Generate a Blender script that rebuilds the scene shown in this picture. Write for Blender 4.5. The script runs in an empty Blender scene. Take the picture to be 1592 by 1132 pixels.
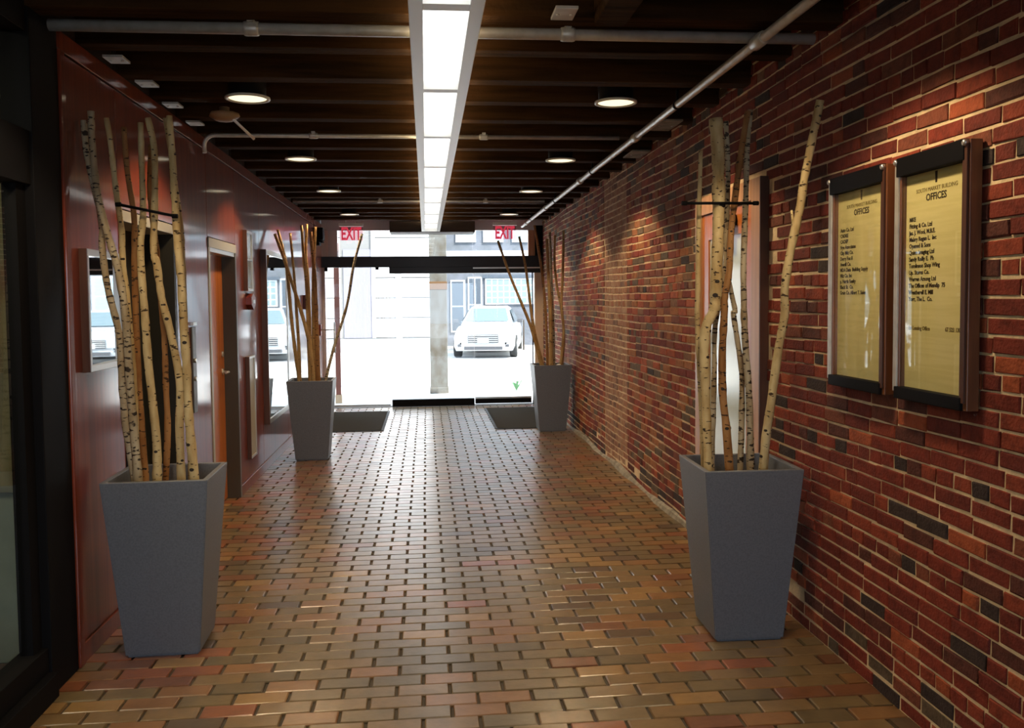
import bpy, bmesh, math, random
from mathutils import Vector, Matrix

# ------------------------------------------------------------------ camera
W, HH = 1592, 1132
FPX = 1390.0                      # focal length in pixels of the 1592 px frame
PX, PY = 796.0, 540.0             # principal point
CAM = Vector((0, 0, 1.57))
YAW, PITCH, ROLL = math.radians(5.46983), math.radians(-2.97902), 0.010
fwd = Vector((math.sin(YAW) * math.cos(PITCH), math.cos(YAW) * math.cos(PITCH), math.sin(PITCH)))
_r = Vector((math.cos(YAW), -math.sin(YAW), 0)); _u = _r.cross(fwd)
rgt = math.cos(ROLL) * _r - math.sin(ROLL) * _u
upv = math.sin(ROLL) * _r + math.cos(ROLL) * _u
scene = bpy.context.scene
COL = scene.collection
cd = bpy.data.cameras.new('camera'); cam = bpy.data.objects.new('camera', cd); COL.objects.link(cam)
cd.sensor_width = 36.0; cd.lens = FPX / W * 36.0
cd.shift_y = (PY - HH / 2) / W; cd.clip_start = 0.05; cd.clip_end = 500
M = Matrix((rgt, upv, -fwd)).transposed().to_4x4(); M.translation = CAM
cam.matrix_world = M
scene.camera = cam

def ray(x, y):
    return fwd + rgt * ((x - PX) / FPX) - upv * ((y - PY) / FPX)
def on_y(x, y, Y):
    d = ray(x, y); return CAM + d * (Y / d.y)
def on_x(x, y, X):
    d = ray(x, y); return CAM + d * (X / d.x)
def on_z(x, y, Z):
    d = ray(x, y); return CAM + d * ((Z - CAM.z) / d.z)
def proj(p):
    d = Vector(p) - CAM; z = d.dot(fwd)
    return PX + FPX * d.dot(rgt) / z, PY - FPX * d.dot(upv) / z, z

# ------------------------------------------------------------------ light, world, exposure
vs = scene.view_settings
vs.view_transform = 'Standard'; vs.look = 'None'; vs.gamma = 1.0; vs.use_curve_mapping = False
vs.exposure = -0.15
SKY, SUN = 5.8, 19.0
world = bpy.data.worlds.new('world'); scene.world = world; world.use_nodes = True
nt = world.node_tree; bg = nt.nodes['Background']
bg.inputs['Color'].default_value = (0.70, 0.84, 1.0, 1); bg.inputs['Strength'].default_value = SKY
sd = bpy.data.lights.new('sun', 'SUN'); sd.energy = SUN; sd.angle = 0.01; sd.color = (1, .95, .88)
so = bpy.data.objects.new('sun', sd); COL.objects.link(so)
so.rotation_euler = Vector((-0.45, 0.40, -0.8)).to_track_quat('-Z', 'Y').to_euler()

FLUO, FLUO_UP, DOWN_E, SPOT_W = 2.8, 13.0, 1.45, 90.0

# ------------------------------------------------------------------ helpers
R = random.Random(7)
def link(o):
    COL.objects.link(o); return o

class MB:
    """collects shapes and builds ONE mesh object"""
    def __init__(s): s.bm = bmesh.new()
    def box(s, x0, x1, y0, y1, z0, z1, bev=0.0, mi=0):
        vs_ = [s.bm.verts.new(p) for p in ((x0, y0, z0), (x1, y0, z0), (x1, y1, z0), (x0, y1, z0), (x0, y0, z1), (x1, y0, z1), (x1, y1, z1), (x0, y1, z1))]
        fs = [s.bm.faces.new([vs_[i] for i in f]) for f in ((3, 2, 1, 0), (4, 5, 6, 7), (0, 1, 5, 4), (1, 2, 6, 5), (2, 3, 7, 6), (3, 0, 4, 7))]
        for f in fs: f.material_index = mi
        if bev > 0:
            es = list({e for f in fs for e in f.edges})
            bmesh.ops.bevel(s.bm, geom=es, offset=bev, segments=2, affect='EDGES', profile=.6)
        return s
    def quad(s, pts, mi=0):
        f = s.bm.faces.new([s.bm.verts.new(p) for p in pts]); f.material_index = mi; return s
    def prism(s, pts, axis, a, b, mi=0):
        """polygon pts (2D) extruded along axis 'x','y','z' from a to b"""
        def P(p, t):
            return {'x': (t, p[0], p[1]), 'y': (p[0], t, p[1]), 'z': (p[0], p[1], t)}[axis]
        A = [s.bm.verts.new(P(p, a)) for p in pts]; B = [s.bm.verts.new(P(p, b)) for p in pts]
        n = len(pts)
        fs = [s.bm.faces.new(A), s.bm.faces.new(B[::-1])]
        for i in range(n): fs.append(s.bm.faces.new((A[i], A[(i + 1) % n], B[(i + 1) % n], B[i])))
        for f in fs: f.material_index = mi
        return s
    def tube(s, pts, rad, seg=12, caps=True, mi=0):
        pts = [Vector(p) for p in pts]; n = len(pts)
        rr = rad if isinstance(rad, (list, tuple)) else [rad] * n
        rings = []; prev = None
        for i, p in enumerate(pts):
            t = (pts[min(i + 1, n - 1)] - pts[max(i - 1, 0)]).normalized()
            if prev is None:
                a = Vector((1, 0, 0)) if abs(t.x) < .9 else Vector((0, 1, 0))
                a = (a - t * a.dot(t)).normalized()
            else:
                a = (prev - t * prev.dot(t)).normalized()
            prev = a; b = t.cross(a)
            rings.append([s.bm.verts.new(p + (a * math.cos(2 * math.pi * k / seg) + b * math.sin(2 * math.pi * k / seg)) * rr[i]) for k in range(seg)])
        for i in range(n - 1):
            for k in range(seg):
                f = s.bm.faces.new((rings[i][k], rings[i][(k + 1) % seg], rings[i + 1][(k + 1) % seg], rings[i + 1][k])); f.smooth = True; f.material_index = mi
        if caps:
            s.bm.faces.new(rings[0][::-1]).material_index = mi; s.bm.faces.new(rings[-1]).material_index = mi
        return s
    def lathe(s, prof, c, seg=24, axis='z', mi=0):
        rings = []
        for r_, h_ in prof:
            ring = []
            for k in range(seg):
                a = 2 * math.pi * k / seg; u, v = r_ * math.cos(a), r_ * math.sin(a)
                p = {'z': (u, v, h_), 'y': (u, h_, v), 'x': (h_, u, v)}[axis]
                ring.append(s.bm.verts.new((c[0] + p[0], c[1] + p[1], c[2] + p[2])))
            rings.append(ring)
        for i in range(len(rings) - 1):
            for k in range(seg):
                f = s.bm.faces.new((rings[i][k], rings[i][(k + 1) % seg], rings[i + 1][(k + 1) % seg], rings[i + 1][k])); f.smooth = True; f.material_index = mi
        s.bm.faces.new(rings[0][::-1]).material_index = mi; s.bm.faces.new(rings[-1]).material_index = mi
        return s
    def mesh(s, name, mats):
        bmesh.ops.recalc_face_normals(s.bm, faces=s.bm.faces)
        me = bpy.data.meshes.new(name); s.bm.to_mesh(me); s.bm.free()
        for m in (mats if isinstance(mats, (list, tuple)) else [mats]): me.materials.append(m)
        return me
    def build(s, name, mats, parent=None):
        o = link(bpy.data.objects.new(name, s.mesh(name, mats)))
        if parent is not None:
            o.parent = parent; o.matrix_parent_inverse = parent.matrix_world.inverted() if False else Matrix.Translation(-parent.location)
        return o

def tag(o, label, cat, group=None):
    o['label'] = label; o['category'] = cat
    if group: o['group'] = group
    return o
def empty(name, loc, label=None, cat=None, group=None):
    o = link(bpy.data.objects.new(name, None)); o.location = loc; o.empty_display_size = .1
    if label: tag(o, label, cat, group)
    return o
def struct(o):
    o['kind'] = 'structure'; return o

# ------------------------------------------------------------------ materials
def mat(name, col, rough=.5, metal=0.0, spec=.5, noise=None, bump=None, coat=0.0, emit=None, crough=.18):
    """noise=(scale xyz, other colour, low, high, detail)   bump=(scale, strength)"""
    m = bpy.data.materials.new(name); m.use_nodes = True
    n = m.node_tree; b = n.nodes['Principled BSDF']
    b.inputs['Base Color'].default_value = (*col, 1); b.inputs['Roughness'].default_value = rough
    b.inputs['Metallic'].default_value = metal; b.inputs['Specular IOR Level'].default_value = spec
    b.inputs['Coat Weight'].default_value = coat; b.inputs['Coat Roughness'].default_value = crough
    geo = None
    if noise or bump:
        geo = n.nodes.new('ShaderNodeNewGeometry')
    if noise:
        sc, c2, lo, hi, det = noise
        mp = n.nodes.new('ShaderNodeMapping'); mp.inputs['Scale'].default_value = sc
        n.links.new(geo.outputs['Position'], mp.inputs['Vector'])
        t = n.nodes.new('ShaderNodeTexNoise'); t.inputs['Scale'].default_value = 1; t.inputs['Detail'].default_value = det
        n.links.new(mp.outputs['Vector'], t.inputs['Vector'])
        r = n.nodes.new('ShaderNodeValToRGB'); r.color_ramp.elements[0].position = lo; r.color_ramp.elements[1].position = hi
        r.color_ramp.elements[0].color = (*col, 1); r.color_ramp.elements[1].color = (*c2, 1)
        n.links.new(t.outputs['Fac'], r.inputs['Fac']); n.links.new(r.outputs['Color'], b.inputs['Base Color'])
    if bump:
        t = n.nodes.new('ShaderNodeTexNoise'); t.inputs['Scale'].default_value = bump[0]; t.inputs['Detail'].default_value = 4
        n.links.new(geo.outputs['Position'], t.inputs['Vector'])
        bp = n.nodes.new('ShaderNodeBump'); bp.inputs['Strength'].default_value = bump[1]; bp.inputs['Distance'].default_value = .01
        n.links.new(t.outputs['Fac'], bp.inputs['Height']); n.links.new(bp.outputs['Normal'], b.inputs['Normal'])
    if emit:
        b.inputs['Emission Color'].default_value = (*emit[0], 1); b.inputs['Emission Strength'].default_value = emit[1]
    return m

def glass_mat(name, tint=(1, 1, 1), refl=.0, rough=.0):
    m = bpy.data.materials.new(name); m.use_nodes = True; n = m.node_tree
    for q in list(n.nodes): n.nodes.remove(q)
    out = n.nodes.new('ShaderNodeOutputMaterial'); mx = n.nodes.new('ShaderNodeMixShader')
    tr = n.nodes.new('ShaderNodeBsdfTransparent'); tr.inputs['Color'].default_value = (*tint, 1)
    gl = n.nodes.new('ShaderNodeBsdfGlossy'); gl.inputs['Roughness'].default_value = rough; gl.inputs['Color'].default_value = (.95, .97, 1, 1)
    lw = n.nodes.new('ShaderNodeLayerWeight'); lw.inputs['Blend'].default_value = .5
    pw_ = n.nodes.new('ShaderNodeMath'); pw_.operation = 'POWER'; pw_.inputs[1].default_value = 5
    ad = n.nodes.new('ShaderNodeMath'); ad.operation = 'MULTIPLY_ADD'; ad.inputs[1].default_value = .95; ad.inputs[2].default_value = .035 + refl; ad.use_clamp = True
    n.links.new(lw.outputs['Facing'], pw_.inputs[0]); n.links.new(pw_.outputs[0], ad.inputs[0]); n.links.new(ad.outputs[0], mx.inputs[0])
    n.links.new(tr.outputs[0], mx.inputs[1]); n.links.new(gl.outputs[0], mx.inputs[2]); n.links.new(mx.outputs[0], out.inputs[0])
    return m

def emis(name, col, s):
    return mat(name, (.8, .8, .8), .5, emit=(col, s))

mortar = mat('mortar', (.76, .60, .37), .95, noise=((11, 11, 11), (.50, .39, .24), .42, .72, 6), bump=(60, .5))
grout = mat('floor_grout', (.055, .043, .03), .8)
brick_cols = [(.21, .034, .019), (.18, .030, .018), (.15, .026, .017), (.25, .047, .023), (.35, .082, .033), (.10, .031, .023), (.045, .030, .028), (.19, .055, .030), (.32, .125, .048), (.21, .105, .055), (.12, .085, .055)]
brick_w = [6, 6, 5, 4, 2, 3, 2, 2, 0, 0, 0]; brick_far_lit = [3, 2, 1, 4, 3, 1, .6, 3, 5, 4, 3]  # far mix is lighter and more orange, standing in for stronger lamp light there
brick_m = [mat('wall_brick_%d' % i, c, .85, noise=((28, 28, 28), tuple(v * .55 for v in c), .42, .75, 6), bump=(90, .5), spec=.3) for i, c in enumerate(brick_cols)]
infill_cols = [(.30, .14, .08), (.34, .19, .11), (.25, .12, .075), (.14, .07, .05), (.30, .12, .065)]
infill_w = [5, 5, 4, 2, 3]
infill_m = [mat('infill_brick_%d' % i, c, .9, noise=((18, 18, 18), (.40, .27, .17), .48, .72, 6), bump=(90, .5), spec=.3) for i, c in enumerate(infill_cols)]
paver_cols = [(0.197, 0.126, 0.057), (0.168, 0.118, 0.055), (0.130, 0.097, 0.050), (0.235, 0.118, 0.046), (0.252, 0.088, 0.038), (0.185, 0.076, 0.035), (0.101, 0.067, 0.040), (0.286, 0.168, 0.063)]
paver_mid = [9, 9, 5, 2, .15, .15, .4, 2]
paver_side = [4, 3, 2, 4, 2.2, 4, 2, 1]
paver_m = [mat('paver_%d' % i, c, .30, noise=((14, 14, 14), tuple(v * .72 for v in c), .40, .75, 5), bump=(45, .07), spec=.5, coat=.5, crough=.24) for i, c in enumerate(paver_cols)]

mahog = mat('mahogany', (.190, .036, .014), .40, noise=((30, 30, .7), (.120, .021, .009), .36, .70, 6), coat=.8, spec=.12, crough=.09)
joist_m = mat('old_joist', (.050, .023, .008), .9, spec=.08, noise=((2, 26, 26), (.020, .010, .004), .35, .7, 5), bump=(40, .3))
deck_m = mat('deck_board', (.010, .006, .004), .85, noise=((2, 30, 20), (.008, .005, .003), .35, .7, 4))
blackm = mat('black_metal', (.006, .006, .007), .6, spec=.08)
black_head = mat('black_header', (.010, .010, .012), .45)
steel = mat('galvanised_steel', (.52, .51, .48), .36, metal=.35, noise=((20, 20, 20), (.42, .40, .36), .4, .7, 4))
alum = mat('brushed_aluminium', (.62, .61, .58), .33, metal=.85)
frame_gray = mat('painted_steel_frame', (.36, .34, .28), .4)
reveal_gray = mat('dark_steel_reveal', (.065, .058, .042), .4)
whitep = mat('white_enamel', (.80, .81, .80), .35)
fluo = emis('fluorescent_diffuser', (1, .98, .93), FLUO)
fluo_up = emis("fluorescent_upper_slot", (1, .74, .42), FLUO_UP)
downm = emis('downlight_lens', (1, .90, .60), DOWN_E)
trimring = mat('downlight_trim', (.55, .52, .44), .35)
planter_m = mat('planter_resin', (.152, .168, .198), .42, metal=.2, noise=((120, 120, 120), (.127, .140, .166), .4, .65, 3), spec=.4)
soil_m = mat('bark_mulch', (.10, .055, .028), .95, noise=((60, 60, 60), (.20, .13, .07), .45, .6, 5), bump=(70, 1))
mat_m = mat('entrance_mat_fibre', (.050, .044, .034), .95, noise=((160, 160, 160), (.03, .027, .02), .4, .6, 2), bump=(220, .8), spec=.05)
rubber = mat('mat_edge_rubber', (.02, .02, .02), .7)
door_wood = mat('orange_door_wood', (.50, .155, .030), .35, noise=((30, 30, .8), (.36, .095, .018), .38, .7, 5), coat=.2)
oak = mat('light_oak', (.50, .27, .12), .4, noise=((30, 30, 1.2), (.36, .17, .07), .38, .7, 5), coat=.1)
dark_wood_shade = mat('dark_wood_and_shade', (.085, .032, .016), .45, noise=((30, 30, 1.5), (.05, .018, .009), .38, .7, 5))  # dark wood strip, also shade put into near sides of casing and frames
frame_wood = mat('directory_wood', (.20, .075, .03), .35, noise=((40, 40, 2), (.11, .04, .018), .38, .7, 5), coat=.15)
yellow = mat('directory_letterboard', (.86, .79, .36), .6, noise=((3, 3, 60), (.80, .73, .31), .4, .6, 2))
ink = mat('letter_ink', (.03, .022, .008), .7)
ink2 = mat('faded_ink', (.18, .13, .03), .7)
clear = glass_mat('window_glass', (.97, .985, .98), .0)
clear_front = glass_mat('directory_acrylic', (.96, .96, .96), .0)
mirror_m = mat('dark_mirror_glass', (.72, .74, .74), .02, metal=1.0)
pale_glass = mat('pale_green_glass', (.52, .60, .50), .12, spec=.8, coat=.6)
olive_glass = mat('olive_panel', (.16, .15, .09), .22, coat=.4)
redbox = mat('dark_red_enamel', (.16, .022, .015), .3)
exit_red = mat('exit_letter', (.75, .04, .07), .5, emit=((1, .06, .12), .55))
exit_panel = glass_mat('exit_acrylic', (1, .80, .84), .02)
concrete = mat('kerb_concrete', (.30, .27, .21), .85, noise=((12, 12, 12), (.14, .12, .09), .4, .7, 6), bump=(40, .6))
bark_dark = mat('birch_knot', (.022, .014, .009), .8)

def birch(name, base, dark, amount):
    m = bpy.data.materials.new(name); m.use_nodes = True; n = m.node_tree; b = n.nodes['Principled BSDF']
    b.inputs['Roughness'].default_value = .7; b.inputs['Specular IOR Level'].default_value = .25
    g = n.nodes.new('ShaderNodeNewGeometry')
    def nz(sc, detail=3):
        mp = n.nodes.new('ShaderNodeMapping'); mp.inputs['Scale'].default_value = sc; n.links.new(g.outputs['Position'], mp.inputs['Vector'])
        t = n.nodes.new('ShaderNodeTexNoise'); t.inputs['Scale'].default_value = 1; t.inputs['Detail'].default_value = detail
        n.links.new(mp.outputs['Vector'], t.inputs['Vector']); return t
    t1 = nz((22, 22, 7), 4); r1 = n.nodes.new('ShaderNodeValToRGB')
    r1.color_ramp.elements[0].position = .35; r1.color_ramp.elements[1].position = .68
    r1.color_ramp.elements[0].color = (*base, 1); r1.color_ramp.elements[1].color = (base[0] * .62, base[1] * .52, base[2] * .40, 1)
    n.links.new(t1.outputs['Fac'], r1.inputs['Fac'])
    t2 = nz((28, 28, 75), 2); r2 = n.nodes.new('ShaderNodeValToRGB')
    r2.color_ramp.elements[0].position = amount; r2.color_ramp.elements[1].position = amount + .05
    r2.color_ramp.elements[0].color = (0, 0, 0, 1); r2.color_ramp.elements[1].color = (1, 1, 1, 1)
    n.links.new(t2.outputs['Fac'], r2.inputs['Fac'])
    mx = n.nodes.new('ShaderNodeMix'); mx.data_type = 'RGBA'
    n.links.new(r2.outputs['Color'], mx.inputs['Factor']); n.links.new(r1.outputs['Color'], mx.inputs['A']); mx.inputs['B'].default_value = (*dark, 1)
    n.links.new(mx.outputs['Result'], b.inputs['Base Color'])
    bp = n.nodes.new('ShaderNodeBump'); bp.inputs['Strength'].default_value = .4; bp.inputs['Distance'].default_value = .004
    n.links.new(t2.outputs['Fac'], bp.inputs['Height']); n.links.new(bp.outputs['Normal'], b.inputs['Normal'])
    return m
birch_light = birch('birch_bark_pale', (.62, .50, .27), (.05, .03, .016), .62)
birch_gray = birch('birch_bark_grey', (.46, .40, .28), (.035, .025, .018), .57)
birch_brown = birch('birch_bark_brown', (.36, .19, .075), (.05, .025, .012), .61)
birch_far = birch('birch_bark_tan', (.46, .30, .13), (.06, .035, .018), .64)

# ------------------------------------------------------------------ dimensions
XL, XR = -1.52, 1.77
Y0, YE = -4.2, 13.45
ZJ, ZD = 2.73, 2.99               # joist underside, deck underside

# ------------------------------------------------------------------ floor
def paver_mesh(mi, L_, W_, seed, jit=.0012):
    rr = random.Random(seed); m = MB(); a, b_, h_ = L_ / 2, W_ / 2, .03
    def ring(dx, z): return [m.bm.verts.new((sx * (a - dx) + rr.uniform(-jit, jit), sy * (b_ - dx) + rr.uniform(-jit, jit), z + rr.uniform(-jit, jit) * .5)) for sx, sy in ((-1, -1), (1, -1), (1, 1), (-1, 1))]
    r0, r1, r2 = ring(0, -h_), ring(0, -.004), ring(.004, 0)
    for p, q in ((r0, r1), (r1, r2)):
        for k in range(4): m.bm.faces.new((p[k], p[(k + 1) % 4], q[(k + 1) % 4], q[k]))
    m.bm.faces.new(r2)
    return m.mesh('paver', paver_m[mi])

floor = struct(MB().box(XL - .3, XR + .25, Y0, YE + .25, -.06, -.012).build('floor', grout))
PL, PWD = .2146, .1008
cells = []
nrow = int((YE - 1.2) / PWD)
for j in range(nrow):
    yc = 1.2 + (j + .5) * PWD
    x = XL - .12 + (0 if j % 2 else -PL / 2) + R.uniform(-.004, .004)
    while x < XR + .05:
        xc = x + PL / 2
        t = min(1, abs(xc - .12) / 1.15); t = t * t
        w = [a * (1 - t) + b * t for a, b in zip(paver_mid, paver_side)]
        mi = R.choices(range(8), w)[0]
        cells.append((xc, yc, mi)); x += PL
def vis_paver(c):
    px_, py_, z = proj((c[0], c[1], 0))
    return -30 < px_ < W + 30 and -30 < py_ < HH + 20 and XL < c[0] < XR
cells.sort(key=lambda c: (0 if (c[1] > 1.5 and vis_paver(c)) else 1, (Vector((c[0], c[1], 0)) - CAM).length))
pm = {}
for i, (xc, yc, mi) in enumerate(cells[:300]):
    k = (mi, i % 3)
    if k not in pm: pm[k] = paver_mesh(mi, PL - .0125, PWD - .0045, hash(k) % 999)
    o = link(bpy.data.objects.new('paver', pm[k])); o.parent = floor
    o.location = (xc, yc, R.uniform(-.0012, .0008)); o.rotation_euler = (R.uniform(-.004, .004), R.uniform(-.004, .004), R.uniform(-.006, .006))
fm = MB()
for xc, yc, mi in cells[300:]:
    a, b_ = (PL - .0125) / 2, (PWD - .0045) / 2; tz = R.uniform(-.0012, .0008)
    tx, ty = R.uniform(-.0006, .0006), R.uniform(-.0003, .0003)
    r0 = [fm.bm.verts.new((xc + sx * a, yc + sy * b_, -.03)) for sx, sy in ((-1, -1), (1, -1), (1, 1), (-1, 1))]
    r1 = [fm.bm.verts.new((xc + sx * (a - .003), yc + sy * (b_ - .003), tz + sx * tx + sy * ty)) for sx, sy in ((-1, -1), (1, -1), (1, 1), (-1, 1))]
    for k in range(4): fm.bm.faces.new((r0[k], r0[(k + 1) % 4], r1[(k + 1) % 4], r1[k])).material_index = mi
    fm.bm.faces.new(r1).material_index = mi
o = fm.build('paver_field', paver_m, floor); o['kind'] = 'stuff'

# ------------------------------------------------------------------ right brick wall
wall_r = struct(MB().box(XR + .004, XR + .25, Y0, YE + .35, -.05, ZD + .02).build('wall_right', mortar))
CH = .0602
DY0, DY1, DZ1 = 4.50, 5.62, 2.20       # wood-framed door on the brick wall
PIER0, PIER1 = 7.78, 8.78              # patched strip
WB = []                                # (yc, zc, len, h, matset, mi)
ncourse = int(ZD / CH)
def runs(y0, y1, z, course, infill):
    header = (course % 6 == 3) or infill and course % 2
    y = y0 - (R.uniform(0, .1) if not infill else 0)
    if course % 2 and not header: y -= .1
    while y < y1:
        L_ = (.098 if header else .203) + R.uniform(-.008, .008)
        if not header and R.random() < .10: L_ *= .5
        a, b = max(y, y0), min(y + L_, y1)
        if b - a > .03:
            if not (DY0 - .02 < (a + b) / 2 < DY1 + .02 and z < DZ1):
                cols = infill_w if infill else [1, 1, 2, 0, 0, 4, 5, 1, 0, 0, 2] if z < .2 and R.random() < .75 else (brick_w if R.random() > min(1, max(0, (y - 4.2) / 1.6)) else brick_far_lit)  # darker mix near the floor stands in for black shadows in the eroded courses
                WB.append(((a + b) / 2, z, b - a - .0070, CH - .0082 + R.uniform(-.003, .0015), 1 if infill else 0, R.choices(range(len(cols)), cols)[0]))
        y += L_
for c in range(ncourse):
    z = (c + .5) * CH
    for a, b, inf in ((Y0, PIER0, 0), (PIER0, PIER1, 1), (PIER1, YE + .3, 0)):
        runs(a, b, z, c, inf)
def wob(y, z): return .006 * math.sin(y * 1.7 + z * 3) + .004 * math.sin(y * 4.1 + z * 9)
def brick_verts(rr, l, h):
    """front towards -X ; returns three rings"""
    out = []; j = .0028
    for dx, ins in ((.012, 0.0), (.001, .001), (-.002, .004)):
        out.append([(dx + rr.uniform(-j, j) * .5, sy * (l / 2 - ins) + rr.uniform(-j, j), sz * (h / 2 - ins) + rr.uniform(-j, j)) for sy, sz in ((-1, -1), (1, -1), (1, 1), (-1, 1))])
    return out
def emit_brick(bm, rings, off, mi):
    R_ = [[bm.verts.new((p[0] + off[0], p[1] + off[1], p[2] + off[2])) for p in r_] for r_ in rings]
    for p, q in ((R_[0], R_[1]), (R_[1], R_[2])):
        for k in range(4): bm.faces.new((p[k], p[(k + 1) % 4], q[(k + 1) % 4], q[k])).material_index = mi
    bm.faces.new(R_[2]).material_index = mi
def vis_brick(b):
    if b[0] < 1.5: return False
    x, y, z = proj((XR, b[0], b[1])); return z > .3 and -20 < x < W + 60 and -40 < y < HH + 40
WB.sort(key=lambda b: (0 if vis_brick(b) else 1, -b[2] / ((Vector((XR, b[0], b[1])) - CAM).length ** 2) * (1 if b[2] > .06 else .5)))
bmsh = {}
for i, b in enumerate(WB[:300]):
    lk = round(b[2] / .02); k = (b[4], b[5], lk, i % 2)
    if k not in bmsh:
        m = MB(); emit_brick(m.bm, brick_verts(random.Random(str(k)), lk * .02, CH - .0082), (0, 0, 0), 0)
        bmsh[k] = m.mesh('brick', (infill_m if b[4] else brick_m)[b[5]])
    o = link(bpy.data.objects.new('brick', bmsh[k])); o.parent = wall_r
    o.location = (XR + R.uniform(-.003, .003) + (R.uniform(0, .004) if b[1] < .2 else 0), b[0], b[1] + wob(b[0], b[1])); o.rotation_euler = (R.uniform(-.012, .012), 0, R.uniform(-.012, .012))
    o.scale = (1, b[2] / (lk * .02), 1)
fm = MB(); nb = len(brick_m)
for b in WB[300:]:
    pro = 0 if not b[4] else .002
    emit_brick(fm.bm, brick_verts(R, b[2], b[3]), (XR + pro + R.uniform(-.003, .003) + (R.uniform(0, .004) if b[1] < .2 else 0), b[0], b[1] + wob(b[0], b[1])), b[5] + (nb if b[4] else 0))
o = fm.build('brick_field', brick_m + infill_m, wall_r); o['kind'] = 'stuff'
# low cement fillet at the foot of the brick wall
m = MB(); ys = [5.3 + .35 * i for i in range(int((YE - 5.3) / .35) + 1)]
for a, b in zip(ys[:-1], ys[1:]):
    wa, ha = .030 + .014 * math.sin(a * 5), .035 + .02 * math.sin(a * 3.3)
    wb_, hb = .030 + .014 * math.sin(b * 5), .035 + .02 * math.sin(b * 3.3)
    A = [(XR - wa, a, 0), (XR - wa * .7, a, ha * .6), (XR + .01, a, ha)]; B = [(XR - wb_, b, 0), (XR - wb_ * .7, b, hb * .6), (XR + .01, b, hb)]
    for k in range(2): m.quad((A[k], B[k], B[k + 1], A[k + 1]))
struct(m.build('baseboard_right', concrete))

# ------------------------------------------------------------------ unseen header behind the camera, added to block sky from upper walls and joists
back = struct(MB().box(XL - .3, XR + .25, Y0 - .2, Y0, 2.2, ZD + .3).build('sky_blocker_back', mortar))

# ------------------------------------------------------------------ ceiling
ceil = struct(MB().box(XL - .4, XR + .25, Y0, YE + .3, ZD + .02, ZD + .3).build('ceiling', deck_m))
nbd = 14; bw = (XR - XL + .6) / nbd
for i in range(nbd):
    x0 = XL - .35 + i * bw
    MB().box(x0 + .003, x0 + bw - .003, Y0, YE + .2, ZD, ZD + .022).build('deck_board', deck_m, ceil)
jy = [3.74 + .535 * n for n in range(-14, 19) if 3.74 + .535 * n < YE - .1]
for i, y in enumerate(jy):
    w = .058 + R.uniform(-.006, .006); dz = R.uniform(-.006, .006); tw = R.uniform(-.012, .012)
    m = MB(); m.box(XL - .05, XR + .02, y - w, y + w, ZJ + dz, ZD, .006)
    o = m.build('joist', joist_m, ceil)
# trimmer timber running along the corridor between two joists
MB().box(.70, .83, 2.73, 3.66, ZJ - .04, ZD, .005).build('trimmer_beam', joist_m, ceil)

# cross conduits under the joists
def conduit(y, r_, x0, x1, label, bend=False, clampx=()):
    z = ZJ - r_ - .003
    root = empty('conduit', (x0, y, z), label, 'conduit')
    if bend:
        pts = [(x1, y, z), (x0 + .09, y, z)] + [(x0 + .09 - .07 * math.sin(a), y, z - .07 + .07 * math.cos(a)) for a in [math.radians(15 * k) for k in range(1, 7)]] + [(x0 + .02, y, z - .12)]
    else: pts = [(x0, y, z), (x1, y, z)]
    MB().tube(pts, r_, 14).build('tube', steel, root)
    for cx in clampx:
        MB().lathe([(r_ + .004, -.03), (r_ + .006, -.02), (r_ + .006, .02), (r_ + .004, .03)], (cx, y, z), 14, 'x').build('coupling', steel, root)
        MB().box(cx - .012, cx + .012, y - r_ - .012, y + r_ + .012, z + r_ - .004, ZJ + .01).build('strap', steel, root)
conduit(3.84, .024, XL + .02, XR - .06, 'wide dull steel conduit crossing the ceiling between the two small square plates', clampx=(.62, -.7))
conduit(6.30, .014, XL + .02, 1.38, 'thin steel conduit with a bent end dropping down the wood panelling', True, (.42, -.75))
conduit(10.30, .014, XL + .05, 1.38, 'thin bright steel conduit crossing the ceiling near the street doors', False, (-.5, .7))

# sprinkler main along the brick wall
root = empty('ceiling_pipe', (1.43, 3.0, 2.67), 'long steel pipe with couplings running below the joists beside the brick wall', 'pipe')
MB().tube([(1.43, Y0 + .1, 2.665), (1.43, 13.2, 2.665)], .021, 14).build('tube', steel, root)
for y in (3.75, 6.0, 8.2, 10.6, 12.6):
    MB().lathe([(.024, -.06), (.030, -.05), (.030, .05), (.024, .06)], (1.43, y, 2.665), 14, 'y').build('coupling', steel, root)
for y in (5.0, 7.6, 9.8, 12.0):
    m = MB(); m.lathe([(.025, -.014), (.025, .014)], (1.43, y, 2.665), 14, 'y'); m.box(1.424, 1.436, y - .01, y + .01, 2.68, ZJ + .02)
    m.build('hanger', blackm, root)

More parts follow.
